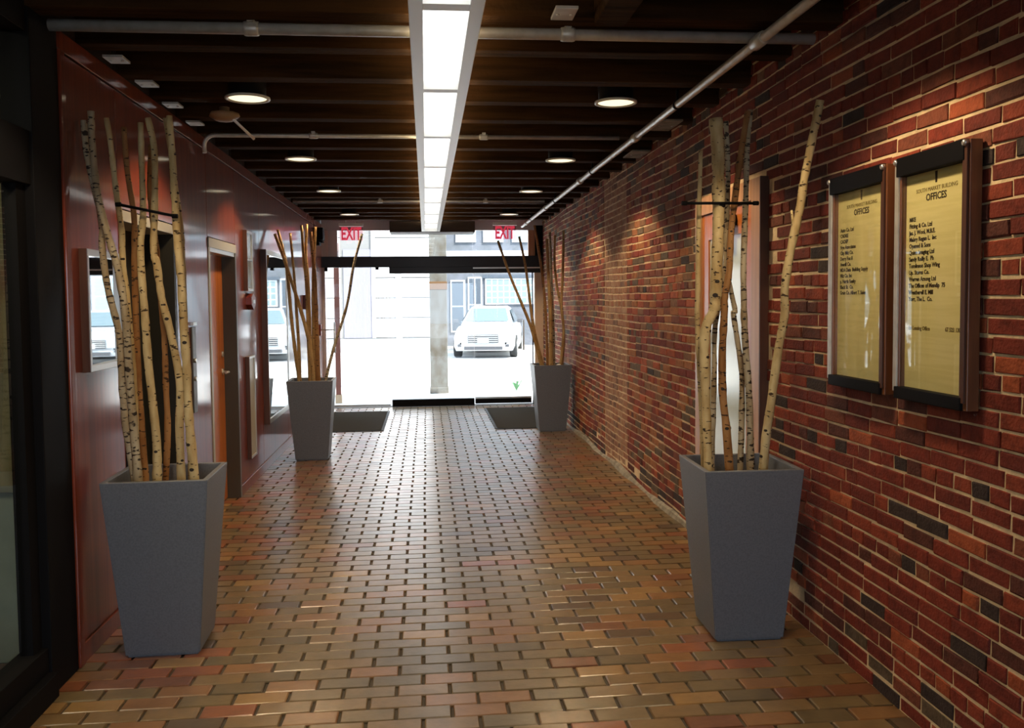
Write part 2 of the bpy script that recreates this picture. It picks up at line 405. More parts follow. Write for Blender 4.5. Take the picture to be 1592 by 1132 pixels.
# small plates
def plate(x, y, lab, sx=.05, sy=.07, z=ZJ - .006, mm=steel):
    m = MB(); m.box(x - sx, x + sx, y - sy, y + sy, z - .008, z + .004, .002)
    root = empty('ceiling_plate', (x, y, z), lab, 'metal plate', None)
    m.build('plate', mm, root)
    for s in (-1, 1): MB().lathe([(.007, -.013), (.007, -.007)], (x + s * sx * .6, y, z), 8).build('bolt', steel, root)
    return root
for i, (q, _) in enumerate(((((176 + 207) / 2, 93), 0), ((238, 131), 0), ((277, 164), 0), ((311, 192), 0))):
    p = on_z(*q, ZJ - .01); r_ = plate(p.x - .03, p.y, 'small grey steel plate above the wood panelling, %s from the wide conduit' % ['first', 'second', 'third', 'fourth'][i], .045, .06)
    r_['group'] = 'plates above the panelling'
for q, w_ in (((1028, 195), 'farther from the street doors'), ((985, 240), 'closer to the street doors')):
    p = on_z(*q, ZJ - .01); r_ = plate(min(p.x + .03, XR - .09), p.y, 'brownish square ceiling plate beside the long pipe, the one ' + w_, .07, .17, mm=concrete); r_['group'] = 'plates beside the pipe'
p = on_z(875, 26, ZJ - .01); plate(p.x, p.y - .04, 'bright grey square plate on the ceiling next to the short trimmer timber', .045, .075)
p = on_z(962, 26, ZJ - .01); plate(p.x, p.y - .04, 'dim grey square plate on the far side of the trimmer timber, toward the brick wall', .045, .075, mm=concrete)

# smoke detector with a white rod
root = empty('smoke_detector', (-1.2, 5.75, ZJ), 'tan ceiling detector with a white rod sticking out of it', 'detector')
p = on_z(349, 180, ZJ - .05)
MB().lathe([(.03, .05), (.03, .02), (.085, .015), (.09, -.005), (.05, -.03), (.02, -.034)], (p.x, p.y, p.z), 8).build('body', mat('detector_tan', (.26, .17, .09), .5), root)
a = on_y(360, 183, p.y - .02); b = on_y(395, 216, p.y + .15)
MB().tube([a, b], .0085, 8).build('rod', whitep, root)

# downlights
dls = []
for k, Y in enumerate((3.0, 5.13, 7.25, 9.30, 11.75)):
    for s, X in (('l', -.965), ('r', 1.105)):
        side = 'panelled wall' if s == 'l' else 'brick wall'
        root = empty('downlight', (X, Y, ZJ - .02), 'cream ceiling downlight along the %s, %s from the street doors' % (side, ['fifth', 'fourth', 'third', 'second', 'first'][k]), 'ceiling light', 'downlights along the ' + side)
        z = ZJ - .02
        MB().lathe([(.10, .0), (.122, -.002), (.122, -.012), (.108, -.014), (.104, -.004)], (X, Y, z), 28).build('trim_ring', trimring, root)
        MB().lathe([(.10, .0), (.105, .14), (.05, .19)], (X, Y, z), 20).build('can', blackm, root)
        MB().tube([(X, Y, z + .185), (X, Y, ZD)], .012, 8).build('stem', blackm, root)
        MB().lathe([(.103, -.006), (.06, -.010), (.01, -.011)], (X, Y, z), 28).build('lens', downm, root)
        ld = bpy.data.lights.new('downlight_lamp', 'SPOT'); ld.energy = SPOT_W; ld.color = (1, .73, .43); ld.spot_size = math.radians(128); ld.spot_blend = .28; ld.shadow_soft_size = .09
        lo = link(bpy.data.objects.new('downlight_lamp', ld)); lo.parent = root; lo.location = (0, 0, -.03)

# ------------------------------------------------------------------ linear fluorescent fixture
ZF = 2.57; FX0, FX1 = -.045, .215; FY0, FY1 = -.6, 12.9
fix = empty('linear_light', (.085, 6, ZF), 'long white fluorescent light channel running down the middle of the ceiling', 'ceiling light')
for x0, x1 in ((FX0, FX0 + .05), (FX1 - .05, FX1)):
    MB().box(x0, x1, FY0, FY1, ZF, ZF + .09, .003).build('side_rail', whitep, fix)
MB().box(FX0 + .05, FX1 - .05, FY0, FY1, ZF + .075, ZF + .09).build('top_pan', whitep, fix)
MB().box(FX0, FX1, FY1, FY1 + .01, ZF, ZF + .09).build('end_cap', whitep, fix)
SEG = 1.2216; yb = [3.12 + SEG * n for n in range(-3, 9)]
for i, y in enumerate(yb):
    if y > FY1 - .1: continue
    MB().box(FX0 + .05, FX1 - .05, y - .035, y + .035, ZF + .004, ZF + .075).build('divider', whitep, fix)
    MB().box(FX0 + .054, FX1 - .054, y + .037, min(y + SEG - .037, FY1 - .01), ZF + .046, ZF + .056).build('diffuser', fluo, fix)
    MB().box(FX0 + .03, FX1 - .03, y + .06, min(y + SEG - .06, FY1 - .02), ZF + .091, ZF + .101).build('upper_slot', fluo_up, fix)
    MB().tube([(.085, y, ZF + .09), (.085, y, ZD)], .007, 8).build('hanger_rod', steel, fix)

# ------------------------------------------------------------------ left panelled wall
YM = 3.95                               # panelling starts, black shopfront before it
EL0, EL1, ELZ = 4.70, 5.60, 1.99        # lift doorway
DR0, DR1, DRZ = 6.53, 7.34, 1.97        # orange door
wall_l = struct(MB().box(XL - .20, XL - .018, DR1 + .012, YE + .3, 0, ZD).build('wall_left', deck_m))
def lpart(nm, y0, y1, z0, z1, x0, x1, mm): return MB().box(x0, x1, y0, y1, z0, z1).build(nm, mm, wall_l)
lpart('wall_core', YM, EL0 - .012, 0, ZD, XL - .20, XL - .018, deck_m)
lpart('wall_core', EL1 + .012, DR0 - .012, 0, ZD, XL - .20, XL - .018, deck_m)
lpart('wall_core', EL0, EL1, ELZ + .03, ZD, XL - .20, XL - .018, deck_m)
lpart('wall_core', DR0, DR1, DRZ + .03, ZD, XL - .20, XL - .018, deck_m)
def panel(y0, y1, z0, z1):
    MB().box(XL - .02, XL, y0 + .003, y1 - .003, z0, z1, .0025).build('wood_panel', mahog, wall_l)
ZP = 2.635
for a, b, z0 in ((YM + .06, EL0 - .045, .09), (EL0 - .045, EL1 + .045, ELZ + .065), (EL1 + .045, DR0 - .05, .09), (DR0 - .05, DR1 + .05, DRZ + .075), (DR1 + .05, 8.45, .09), (8.45, 9.95, .09), (9.95, 11.7, .09), (11.7, YE, .09)):
    panel(a, b, z0, ZP)
for a, b in ((YM, 6.5), (6.5, 9.95), (9.95, YE)):
    MB().box(XL - .02, XL + .004, a, b, ZP + .008, 2.725, .003).build('frieze_board', mahog, wall_l)
MB().box(XL - .02, XL + .016, YM, YM + .055, .0, ZP + .006, .006).build('edge_trim', mahog, wall_l)
for i, (a, b) in enumerate(((YM + .06, EL0 - .045), (EL1 + .045, DR0 - .05), (DR1 + .05, YE))):
    struct(MB().box(XL - .02, XL + .008, a, b, 0, .085, .003).build('baseboard_left', mahog))

# lift doorway
el = struct(empty('door_1', (XL, (EL0 + EL1) / 2, 0)))
MB().box(XL - .19, XL + .012, EL0 - .045, EL1 + .045, ELZ, ELZ + .055, .003).build('lintel', frame_gray, el)
for y in (EL0 - .045, EL1): MB().box(XL - .19, XL + .006, y, y + .045, 0, ELZ).build('jamb', mat('lift_jamb', (.02, .018, .012), .5), el)
ym = (EL0 + EL1) / 2
for a, b in ((EL0, ym - .002), (ym + .002, EL1)): MB().box(XL - .20, XL - .17, a, b, 0, ELZ).build('sliding_leaf', mat('lift_leaf', (.02, .02, .015), .35), el)
# lift call plate
root = empty('call_plate', (XL, 6.0, 1.15), 'slim dark lift call plate on the wood panelling', 'switch plate')
MB().box(XL + .0005, XL + .012, 5.96, 6.05, .86, 1.42, .003).build('plate', reveal_gray, root)
for z in (1.08, 1.20): MB().lathe([(.016, 0), (.014, .012)], (XL + .010, 6.005, z), 14, 'x').build('button', alum, root)
MB().box(XL + .0005, XL + .02, 5.96, 6.05, 1.43, 1.45).build('cap', alum, root)

# orange wood door in a steel frame
d = struct(empty('door_2', (XL, (DR0 + DR1) / 2, 0)))
m = MB(); m.box(XL - .14, XL + .010, DR0 - .05, DR1 + .05, DRZ, DRZ + .068, .003); m.build('frame_head', frame_gray, d)
MB().box(XL - .095, XL + .004, DR0, DR1, DRZ - .03, DRZ).build('door_stop', alum, d)
MB().box(XL - .14, XL + .006, DR0 - .05, DR0, 0, DRZ, .003).build('frame_jamb', frame_gray, d)
MB().box(XL - .14, XL + .010, DR1, DR1 + .05, 0, DRZ, .003).build('frame_jamb', reveal_gray, d)
MB().box(XL - .14, XL - .095, DR0, DR1 - .004, .008, DRZ - .03, .002).build('leaf', door_wood, d)
h = MB(); h.lathe([(.026, 0), (.026, .01)], (XL - .095, DR1 - .08, 1.03), 14, 'x'); h.tube([(XL - .085, DR1 - .08, 1.03), (XL - .045, DR1 - .08, 1.03), (XL - .04, DR1 - .10, 1.03), (XL - .04, DR1 - .20, 1.03)], .009, 8)
h.build('lever_handle', alum, d)
MB().lathe([(.024, 0), (.022, .012)], (XL - .095, DR1 - .08, 1.17), 14, 'x').build('lock_cylinder', alum, d)

# near framed mirror
def framed(name, y0, y1, z0, z1, dep, fw, frame, inner, label, cat, div=None, side=None, far=None):
    root = empty(name, (XL, (y0 + y1) / 2, z0), label, cat)
    for a, b, c, e in ((y0, y1, z0, z0 + fw), (y0, y1, z1 - fw, z1), (y0, y0 + fw, z0 + fw, z1 - fw), (y1 - fw, y1, z0 + fw, z1 - fw)):
        MB().box(XL + .0008, XL + dep, a, b, c, e, .002).build('frame', frame, root)
    if div is not None: MB().box(XL + .0008, XL + dep, y0 + fw, y1 - fw, div - .007, div + .007).build('divider', frame, root)
    fd = dep if far is None else far
    MB().prism([(XL + .0008, y0 + fw), (XL + dep - .008, y0 + fw), (XL + fd - .008, y1 - fw), (XL + .0008, y1 - fw)], 'z', z0 + fw, z1 - fw).build('glass', inner, root)
    if side is not None: MB().box(XL + .0008, XL + dep + .004, y0 - .012, y0 - .0005, z0, z1).build('shaded_cheek', side, root)  # dark strip on the near side, its shade put into the colour
    return root
framed('wall_mirror', 4.13, 4.63, 1.27, 1.82, .030, .03, alum, mirror_m, 'small silver-framed mirror glass on the panelling behind the birch poles', 'mirror', side=dark_wood_shade, far=.014)
framed('wall_sign', 7.72, 7.98, 1.675, 2.185, .03, .022, alum, olive_glass, 'narrow silver-framed olive sign above the dark red alarm box', 'sign', div=1.94, side=dark_wood_shade)
framed('wall_notice', 7.70, 7.97, .25, 1.12, .03, .02, alum, mat('beige_notice', (.33, .29, .19), .35), 'tall narrow beige panel low on the panelling beside the orange door', 'wall panel', side=dark_wood_shade)
framed('display_case', 8.50, 9.78, .44, 2.07, .05, .045, alum, mirror_m, 'large silver-framed mirror glass case on the panelling past the orange door', 'display case', side=dark_wood_shade)
root = empty('alarm_box', (XL, 7.86, 1.52), 'small dark red wall alarm box under the narrow olive sign', 'alarm')
MB().prism([(7.77, 1.56), (7.86, 1.515), (7.95, 1.56), (7.95, 1.62), (7.86, 1.655), (7.77, 1.62)], 'x', XL + .0008, XL + .05).build('body', redbox, root)
MB().box(XL + .05, XL + .056, 7.82, 7.90, 1.57, 1.60).build('pull_bar', alum, root)
root = empty('pull_station', (XL, 11.2, 1.4), 'small dark red pull station on the panelling near the street doors', 'alarm')
p = on_x(473, 470, XL)
MB().box(XL + .0008, XL + .045, p.y - .10, p.y + .10, p.z - .09, p.z + .09, .006).build('body', redbox, root)
MB().box(XL + .045, XL + .055, p.y - .05, p.y + .05, p.z - .02, p.z + .02).build('pull_bar', whitep, root)
root = empty('emergency_light', (XL, 12.6, 2.4), 'black emergency light box high on the panelled wall near the doors', 'emergency light')
MB().box(XL + .0008, XL + .13, 12.50, 12.72, 2.43, 2.60, .008).build('body', blackm, root)
MB().box(XL + .0008, XL + .08, 12.52, 12.70, 2.36, 2.43).build('battery_case', blackm, root)
for y in (12.54, 12.68): MB().lathe([(.02, 0), (.034, -.02), (.034, -.03)], (XL + .09, y, 2.43), 12).build('lamp_head', blackm, root)

# ------------------------------------------------------------------ black shopfront at the near left
shop = struct(empty('window_1', (XL, 2.0, 0)))
MB().box(XL - .12, XL + .006, 3.68, YM - .002, 0, ZD, .004).build('mullion', blackm, shop)
MB().box(XL - .10, XL - .006, Y0, 3.68, 2.04, 2.25, .004).build('transom_bar', blackm, shop)
MB().box(XL - .10, XL - .006, Y0, 3.68, 2.63, ZD, .004).build('head', blackm, shop)
MB().box(XL - .10, XL + .03, Y0, 3.68, 0, .10, .004).build('sill', blackm, shop)
MB().box(XL - .10, XL - .006, Y0, 3.68, .10, .20, .004).build('bottom_rail', blackm, shop)
MB().box(XL - .08, XL - .03, 3.60, 3.68, .20, 2.04).build('stile', blackm, shop)
MB().box(XL - .08, XL - .03, 1.9, 2.0, .20, 2.63).build('stile', blackm, shop)
MB().box(XL - .058, XL - .052, Y0, 3.64, .19, 2.05).build('pane', clear, shop)
MB().box(XL - .058, XL - .052, Y0, 3.70, 2.24, 2.64).build('pane', clear, shop)
# shop room behind the glass
olive = mat('olive_plaster', (.21, .19, .09), .8, noise=((9, 9, 1.2), (.11, .105, .05), .35, .7, 4))
room = struct(MB().box(XL - 2.6, XL - .205, 4.42, 4.5, 0, ZD).build('wall_shop', olive))
struct(MB().box(XL - 2.68, XL - 2.6, Y0, 4.5, 0, ZD).build('wall_shop_side', olive))
struct(MB().box(XL - 2.68, XL - .1, Y0 - .2, Y0, 0, ZD).build('wall_shop_back', olive))  # unseen end wall, added to stop sky light leaking through the shop
struct(MB().box(XL - 2.6, XL - .301, Y0, 4.42, -.04, .0).build('floor_shop', mat('shop_carpet', (.05, .05, .045), .9)))
struct(MB().box(XL - 2.68, XL - .41, Y0, 4.5, ZD - .12, ZD + .1).build('ceiling_shop', mat('shop_ceiling', (.16, .10, .04), .7)))
root = empty('shop_counter', (XL - .7, 4.2, 0), 'pale green low counter behind the black-framed shop glass', 'counter')
MB().box(XL - 1.6, XL - .22, 4.05, 4.38, .0, .76, .006).build('body', mat('pale_green_laminate', (.30, .34, .26), .5, noise=((6, 6, 6), (.24, .28, .22), .4, .7, 3)), root)
MB().box(XL - 1.62, XL - .215, 4.03, 4.39, .76, .79, .004).build('top', mat('counter_top', (.22, .22, .16), .4), root)
for k, (z, x1_, yy, lb) in enumerate(((2.44, XL - .33, 4.24, 'short pale strip light inside the shop above the transom bar'), (1.90, XL - .385, 4.02, 'thin strip light inside the shop below the transom bar'))):
    root = empty('shop_light', (x1_ - .2, yy, z), lb, 'ceiling light')
    MB().box(x1_ - .5, x1_, yy - .04, yy + .04, z, z + (.045 if k == 0 else .018)).build('tube', emis('shop_tube_%d' % k, (1, .88, .50), .8 if k == 0 else .35), root)
    MB().box(x1_ - .5, x1_, yy - .04, yy + .04, z + (.045 if k == 0 else .018), z + .06).build('housing', blackm, root)
    MB().tube([(x1_ - .3 - .15 * k, yy, z + .06), (x1_ - .3 - .15 * k, yy, ZD - .12)], .008, 8).build('rod', blackm, root)
sl = bpy.data.lights.new('shop_lamp', 'AREA'); sl.energy = 26; sl.size = .8; sl.color = (1, .9, .65)
slo = link(bpy.data.objects.new('shop_lamp', sl)); slo.location = (XL - 1.1, 2.6, 2.8)

# ------------------------------------------------------------------ wood door on the brick wall
d = struct(empty('door_3', (XR, (DY0 + DY1) / 2, 0)))
xf = XR - .045
MB().box(xf, XR + .004, DY0, DY0 + .012, 0, DZ1).build('shaded_casing_side', dark_wood_shade, d)  # near side of the oak casing, its shade painted as darker brown
MB().box(xf, XR + .004, DY0 + .012, DY0 + .135, 0, DZ1, .003).build('casing', oak, d)
MB().box(xf, XR + .004, DY1 - .10, DY1, 0, DZ1, .003).build('casing', oak, d)
MB().box(xf, XR + .004, DY0 + .135, DY1 - .10, DZ1 - .11, DZ1, .003).build('casing_head', oak, d)
xd = XR - .030; a, b = DY0 + .14, DY1 - .105
MB().box(xd, XR + .004, a, a + .10, .01, DZ1 - .115, .002).build('stile', door_wood, d)
MB().box(xd, XR + .004, b - .12, b, .01, DZ1 - .115, .002).build('stile', door_wood, d)
MB().box(xd, XR + .004, a + .10, b - .12, DZ1 - .27, DZ1 - .115, .002).build('rail', door_wood, d)
MB().box(xd, XR + .004, a + .10, b - .12, .01, .25, .002).build('rail', door_wood, d)
MB().box(XR - .02, XR - .012, a + .10, b - .12, .25, DZ1 - .27).build('pane', pale_glass, d)
m = MB(); m.box(xd - .055, xd, a + .25, a + .50, DZ1 - .22, DZ1 - .16, .005); m.build('door_closer', blackm, d)
MB().box(xd - .060, xd - .055, a + .30, a + .36, DZ1 - .30, DZ1 - .15).build('bracket', blackm, d)

# ------------------------------------------------------------------ directory boards
def text_mesh(name, s, size, mm, parent, origin, right, upd, align='LEFT', ext=.0004, bold=0.0):
    c = bpy.data.curves.new(name, 'FONT'); c.body = s; c.size = size; c.align_x = align; c.extrude = ext; c.offset = bold; c.resolution_u = 2
    t = bpy.data.objects.new(name, c); COL.objects.link(t)
    dg = bpy.context.evaluated_depsgraph_get(); me = bpy.data.meshes.new_from_object(t.evaluated_get(dg))
    bpy.data.objects.remove(t); bpy.data.curves.remove(c)
    right, upd = Vector(right), Vector(upd); nrm = right.cross(upd).normalized()
    Mx = Matrix((right, upd, nrm)).transposed().to_4x4(); Mx.translation = Vector(origin) - (parent.location if parent else Vector((0, 0, 0)))
    me.transform(Mx); me.materials.clear(); me.materials.append(mm)
    o = link(bpy.data.objects.new(name, me)); o.parent = parent
    return o
LT1 = ['Auto Co. Ltd', 'CADRE', 'CADEP', 'Nye Associates', 'City Mkt Co.', 'Derry Fox II', 'Averill Co.', 'MDA Data  Building Supply', 'Mkt Co. Inc', 'p. Harris Realty', 'Black St.  Co.', 'Grain Co. Albert T. Sales']
LT2 = ['MKE', 'Fitting & Co. Ltd', 'Jas. J. Wool, M.B.E.', 'Mabry Regan L.  Inc', 'Opened & Sons', 'Quinn Imaging Ltd', 'Sandy Reilly E.  Ph', 'Tomlinson Shop Wing', 'Up. Stores Co.', 'Warren Among Ltd', 'The Offices of Mendip  75', 'Weatherell E. Mill', 'Yorr, The L.  Co.']
def directory(y0, y1, label, lines, foot, txt0):
    z0, z1 = 1.205, 2.065; xw = XR - .008; xo = XR - .050
    root = empty('directory_board', (XR, (y0 + y1) / 2, z0), label, 'sign')
    rw = .036
    for a, b in ((y0, y0 + rw), (y1 - rw, y1)):
        MB().box(xo, xw, a, b, z0 - .005, z1 + .003, .003).build('wood_rail', frame_wood, root)
        MB().box(xo - .008, xo, a + .006, b - .006, z0 + .02, z1 - .01, .001).build('rail_strip', steel if b > y1 - .001 else dark_wood_shade, root)
    MB().box(xo + .03, xw, y0 + rw, y1 - rw, z0 + .01, z1 - .01).build('backing', frame_wood, root)
    MB().box(xo + .022, xo + .030, y0 + rw, y1 - rw, z0 + .035, z1 - .055).build('letterboard', yellow, root)
    MB().box(xo - .012, xo + .03, y0 + .020, y1 - .020, z1 - .062, z1 + .006, .004).build('top_bar', blackm, root)
    MB().box(xo - .012, xo + .03, y0 + .020, y1 - .020, z0 - .006, z0 + .038, .004).build('bottom_bar', blackm, root)
    for y in (y0 + .016, y1 - .016):
        MB().lathe([(.011, 0), (.011, -.012), (.006, -.016)], (xo - .002, y, z1 - .008), 12, 'x').build('standoff', alum, root)
    MB().box(xo + .006, xo + .009, y0 + rw, y1 - rw, z0 + .038, z1 - .062).build('acrylic_cover', clear_front, root)
    xt = xo + .0215; right, up_ = (0, -1, 0), (0, 0, 1); yc = (y0 + y1) / 2; yl = y1 - rw - .022
    m = MB(); m.prism([(yc + .007, z1 - .066), (yc - .007, z1 - .066), (yc - .005, z1 - .105), (yc + .005, z1 - .105)], 'x', xt - .0008, xt); m.build('emblem', ink, root)
    text_mesh('lettering', 'SOUTH MARKET BUILDING', .0205, ink2, root, (xt, yc, z1 - .130), right, up_, 'CENTER')
    text_mesh('lettering', 'OFFICES', .034, ink, root, (xt, yc, z1 - .162), right, up_, 'CENTER', bold=.0007)
    dz = .0236
    for i, s in enumerate(lines):
        text_mesh('lettering', s, .0215, ink, root, (xt, yl, txt0 - i * dz), right, up_, bold=.0006)
        if foot: text_mesh('lettering', '%d' % (2 + i % 3), .016, ink2, root, (xt, y0 + rw + .016, txt0 - i * dz), right, up_)
    if foot:
        text_mesh('lettering', '1st Leasing Office', .0195, ink2, root, (xt, yl, 1.452), right, up_, bold=.0005)
        text_mesh('lettering', '67 523 1300', .0195, ink2, root, (xt, y0 + rw + .125, 1.452), right, up_, bold=.0005)
directory(3.215, 3.690, 'yellow office directory board in a wood frame, the one beside the wood-framed door', LT1, False, 1.842)
directory(2.700, 3.150, 'yellow office directory board in wood frame with a phone line at its foot', LT2, True, 1.838)

# ------------------------------------------------------------------ planters
def planter(cx, cy, rot, label):
    root = empty('planter', (cx, cy, 0), label, 'planter')
    def loop(m, h_, z): return [m.bm.verts.new((cx + math.cos(rot) * sx * h_ - math.sin(rot) * sy * h_, cy + math.sin(rot) * sx * h_ + math.cos(rot) * sy * h_, z)) for sx, sy in ((-1, -1), (1, -1), (1, 1), (-1, 1))]
    m = MB(); L_ = [loop(m, .150, 0.0), loop(m, .150, .012), loop(m, .160, .013), loop(m, .2265, .797), loop(m, .2245, .80), loop(m, .2035, .80), loop(m, .2015, .797), loop(m, .190, .68)]
    for p, q in zip(L_[:-1], L_[1:]):
        for k in range(4): m.bm.faces.new((p[k], p[(k + 1) % 4], q[(k + 1) % 4], q[k]))
    m.bm.faces.new(L_[0][::-1])
    es = [e for e in m.bm.edges if abs(e.verts[0].co.z - e.verts[1].co.z) > .5]
    bmesh.ops.bevel(m.bm, geom=es, offset=.004, segments=2, affect='EDGES')
    m.build('pot', planter_m, root)
    m = MB(); n = 7; rr = random.Random(cx)
    g = [[m.bm.verts.new((cx + (i / (n - 1) - .5) * 2 * .191, cy + (j / (n - 1) - .5) * 2 * .191, .715 + rr.uniform(-.012, .012))) for i in range(n)] for j in range(n)]
    for j in range(n - 1):
        for i in range(n - 1): m.bm.faces.new((g[j][i], g[j][i + 1], g[j + 1][i + 1], g[j + 1][i]))
    m.build('mulch', soil_m, root)
    return root
PLN = {'nl': (-1.195, 4.205), 'nr': (1.458, 4.065), 'fl': (-1.155, 9.14), 'fr': (1.492, 10.71)}
planter(*PLN['nl'], math.radians(1.5), 'tall tapered grey planter of birch poles beside the black shopfront')
planter(*PLN['nr'], math.radians(-1), 'tall tapered grey planter of birch poles below the directory boards')
planter(*PLN['fl'], math.radians(1), 'tall tapered grey planter of birch poles in front of the mirrored case')
planter(*PLN['fr'], 0.0, 'tall tapered grey planter of birch poles by the brick wall and street doors')

def pole(pts, ya, yb_, r0, r1, mm, label, group, knots=3, twig=None):
    """pts: photo pixels from base to top; the base stands at depth ya inside its planter, the top at depth yb_"""
    n = len(pts); P = []
    for i, (x, y) in enumerate(pts):
        t = i / (n - 1); P.append(on_y(x, y, ya + (yb_ - ya) * t))
    # base goes down into the mulch
    dirn = (P[0] - P[1]).normalized(); k = (P[0].z - .70) / max(.05, -dirn.z); base = P[0] + dirn * max(0, k)
    P = [base] + P if k > .02 else P
    # catmull-rom resample
    Q = []; rr = random.Random(label + str(pts[0]))
    ext = [P[0] * 2 - P[1]] + P + [P[-1] * 2 - P[-2]]
    for i in range(1, len(ext) - 2):
        for s in range(5):
            t = s / 5; a, b, c, d_ = ext[i - 1], ext[i], ext[i + 1], ext[i + 2]
            Q.append(.5 * ((2 * b) + (c - a) * t + (2 * a - 5 * b + 4 * c - d_) * t * t + (3 * b - a - 3 * c + d_) * t ** 3))
    Q.append(P[-1]); N = len(Q)
    rad = [(r0 + (r1 - r0) * i / (N - 1)) * (1 + rr.uniform(-.10, .10)) for i in range(N)]
    if ya > 8: rad = [v * 1.3 for v in rad]
    root = empty('birch_pole', Q[0], label, 'birch pole', group)
    m = MB(); m.tube(Q, rad, 11)
    if twig:
        a = on_y(*twig[0], ya + (yb_ - ya) * .5); b = on_y(*twig[1], ya + (yb_ - ya) * .5); m.tube([a, b], [.007, .005], 7)
    m.build('stem', mm, root)
    for _ in range(knots * 2):
        i = rr.randint(2, N - 3); a = rr.uniform(math.pi * 1.05, math.pi * 1.95)
        c = Q[i] + Vector((math.cos(a), math.sin(a), 0)) * rad[i] * .86
        kb = MB(); s = rad[i] * rr.uniform(.28, .46); nrm = Vector((math.cos(a), math.sin(a), 0)); tan = Vector((-math.sin(a), math.cos(a), 0))
        rings = [[kb.bm.verts.new(c + nrm * h_ + (tan * math.cos(2 * math.pi * k / 8) * 1.25 + Vector((0, 0, 1)) * math.sin(2 * math.pi * k / 8)) * s * f) for k in range(8)] for f, h_ in ((1, -.003), (.85, rad[i] * .16), (.3, rad[i] * .20))]
        for p, q in zip(rings[:-1], rings[1:]):
            for k in range(8): kb.bm.faces.new((p[k], p[(k + 1) % 8], q[(k + 1) % 8], q[k]))
        kb.bm.faces.new(rings[-1]); kb.build('knot', bark_dark, root)
def Z1(*q): return [(x / 2.83, y / 2.83) for x, y in q]
def Z2(*q): return [(x / 2.83, 350 + y / 2.83) for x, y in q]
GL = 'birch poles in the planter by the shopfront'; gl = 'birch pole standing in the planter beside the black shopfront'
pole(Z2((590, 1110), (550, 850), (535, 650), (525, 480), (475, 280), (450, 100)) + Z1((445, 960), (385, 700), (368, 530)), 4.155, 4.16, .017, .013, birch_gray, 'grey birch pole leaning toward the shopfront, outermost in that planter', None, 4)
pole(Z2((607, 1110), (585, 850), (565, 600), (553, 400), (520, 200)) + Z1((480, 1050), (430, 860), (408, 650), (400, 490)), 4.10, 4.12, .020, .014, birch_gray, 'speckled grey birch pole right beside the outermost one, by the black shopfront', GL, 4)
pole(Z2((600, 1115), (590, 700), (562, 350), (540, 150)) + Z1((535, 1010), (510, 830), (485, 620), (468, 520)), 4.225, 4.225, .015, .012, birch_light, 'slim pale birch pole behind the two grey ones, by the black shopfront', GL, 4)
pole(Z2((640, 1110), (620, 850), (605, 600), (598, 400), (592, 150)) + Z1((590, 950), (560, 750), (545, 560)), 4.29, 4.34, .017, .012, birch_brown, 'dark brown birch pole among the pale ones by the shopfront', None, 4)
pole(Z2((692, 1120), (690, 960), (672, 780), (652, 600), (638, 400), (622, 200)) + Z1((620, 1060), (630, 950), (625, 750), (618, 540)), 4.12, 4.16, .022, .013, birch_light, 'pale birch pole right in front of the dark brown one, by the shopfront', GL, 5)
pole(Z2((730, 1110), (738, 900), (730, 700), (722, 480), (700, 250)) + Z1((690, 1100), (660, 850), (665, 640)), 4.30, 4.34, .015, .012, birch_brown, 'thin brown birch pole behind the kinked pale one, by the shopfront', GL, 3)
pole(Z2((798, 1120), (790, 880), (790, 680), (752, 480), (712, 320), (690, 170)) + Z1((676, 1100), (682, 850), (678, 650), (650, 520)), 4.14, 4.16, .0195, .014, birch_light, 'pale birch pole kinked halfway up, in the planter by the shopfront', GL, 5)
pole(Z2((856, 1115), (832, 850), (820, 600), (806, 400), (794, 200)) + Z1((780, 1050), (768, 850), (758, 680), (745, 510)), 4.10, 4.12, .022, .014, birch_light, 'thick pale birch pole on the aisle side of the planter by the shopfront', None, 5)
pole(Z2((840, 1090), (826, 700), (815, 400), (806, 150)) + Z1((798, 1000), (765, 760), (725, 520)), 4.28, 4.32, .013, .009, birch_light, 'thinnest pale birch pole, behind the thick aisle-side one by the shopfront', GL, 3)
def Z3(*q): return [(1020 + x / 3.236, 150 + y / 3.236) for x, y in q]
def Z4(*q): return [(1020 + x / 4.043, 480 + y / 4.043) for x, y in q]
GR = 'birch poles in the planter below the directories'; gr = 'birch pole standing in the planter below the directory boards'
pole(Z4((300, 985), (285, 600), (268, 300), (258, 30)) + Z3((210, 980), (212, 750), (220, 450), (225, 270)), 4.07, 4.08, .0145, .010, birch_light, 'thin pale birch pole ending lower than its neighbours, below the directory boards', None, 5)
pole(Z4((328, 985), (318, 700), (308, 450), (302, 220), (320, 100), (365, 10)) + Z3((300, 1000), (308, 800), (315, 550), (312, 300), (300, 112)), 3.97, 4.03, .018, .031, birch_light, 'thickest pale birch pole, wider toward its sawn top, below the directories', None, 6)
pole(Z4((352, 960), (360, 650), (366, 400), (372, 100)) + Z3((345, 900), (352, 700), (362, 400), (352, 125)), 4.12, 4.14, .013, .012, birch_gray, 'slim grey birch pole close behind the thickest one, below the directories', GR, 3)
pole(Z4((460, 1000), (442, 750), (420, 550), (416, 300), (428, 40)) + Z3((345, 1010), (368, 880), (378, 680), (404, 460), (432, 250), (462, 75)), 3.98, 4.05, .020, .013, birch_brown, 'orange brown birch pole with a leaning top, below the directory boards', None, 5)
pole(Z4((530, 960), (538, 700), (538, 400), (508, 180), (486, 30)) + Z3((398, 1080), (372, 960), (352, 840), (346, 640)), 4.17, 4.19, .0145, .011, birch_gray, 'bent grey birch pole ending behind the orange brown one, below the directories', GR, 4)
pole(Z4((592, 975), (590, 700), (578, 450), (563, 250), (552, 30)) + Z3((442, 1050), (440, 850), (450, 550), (460, 250), (475, 68)), 4.06, 4.10, .0185, .012, birch_gray, 'tall grey birch pole in front of the glass of the wood-framed door', GR, 4)
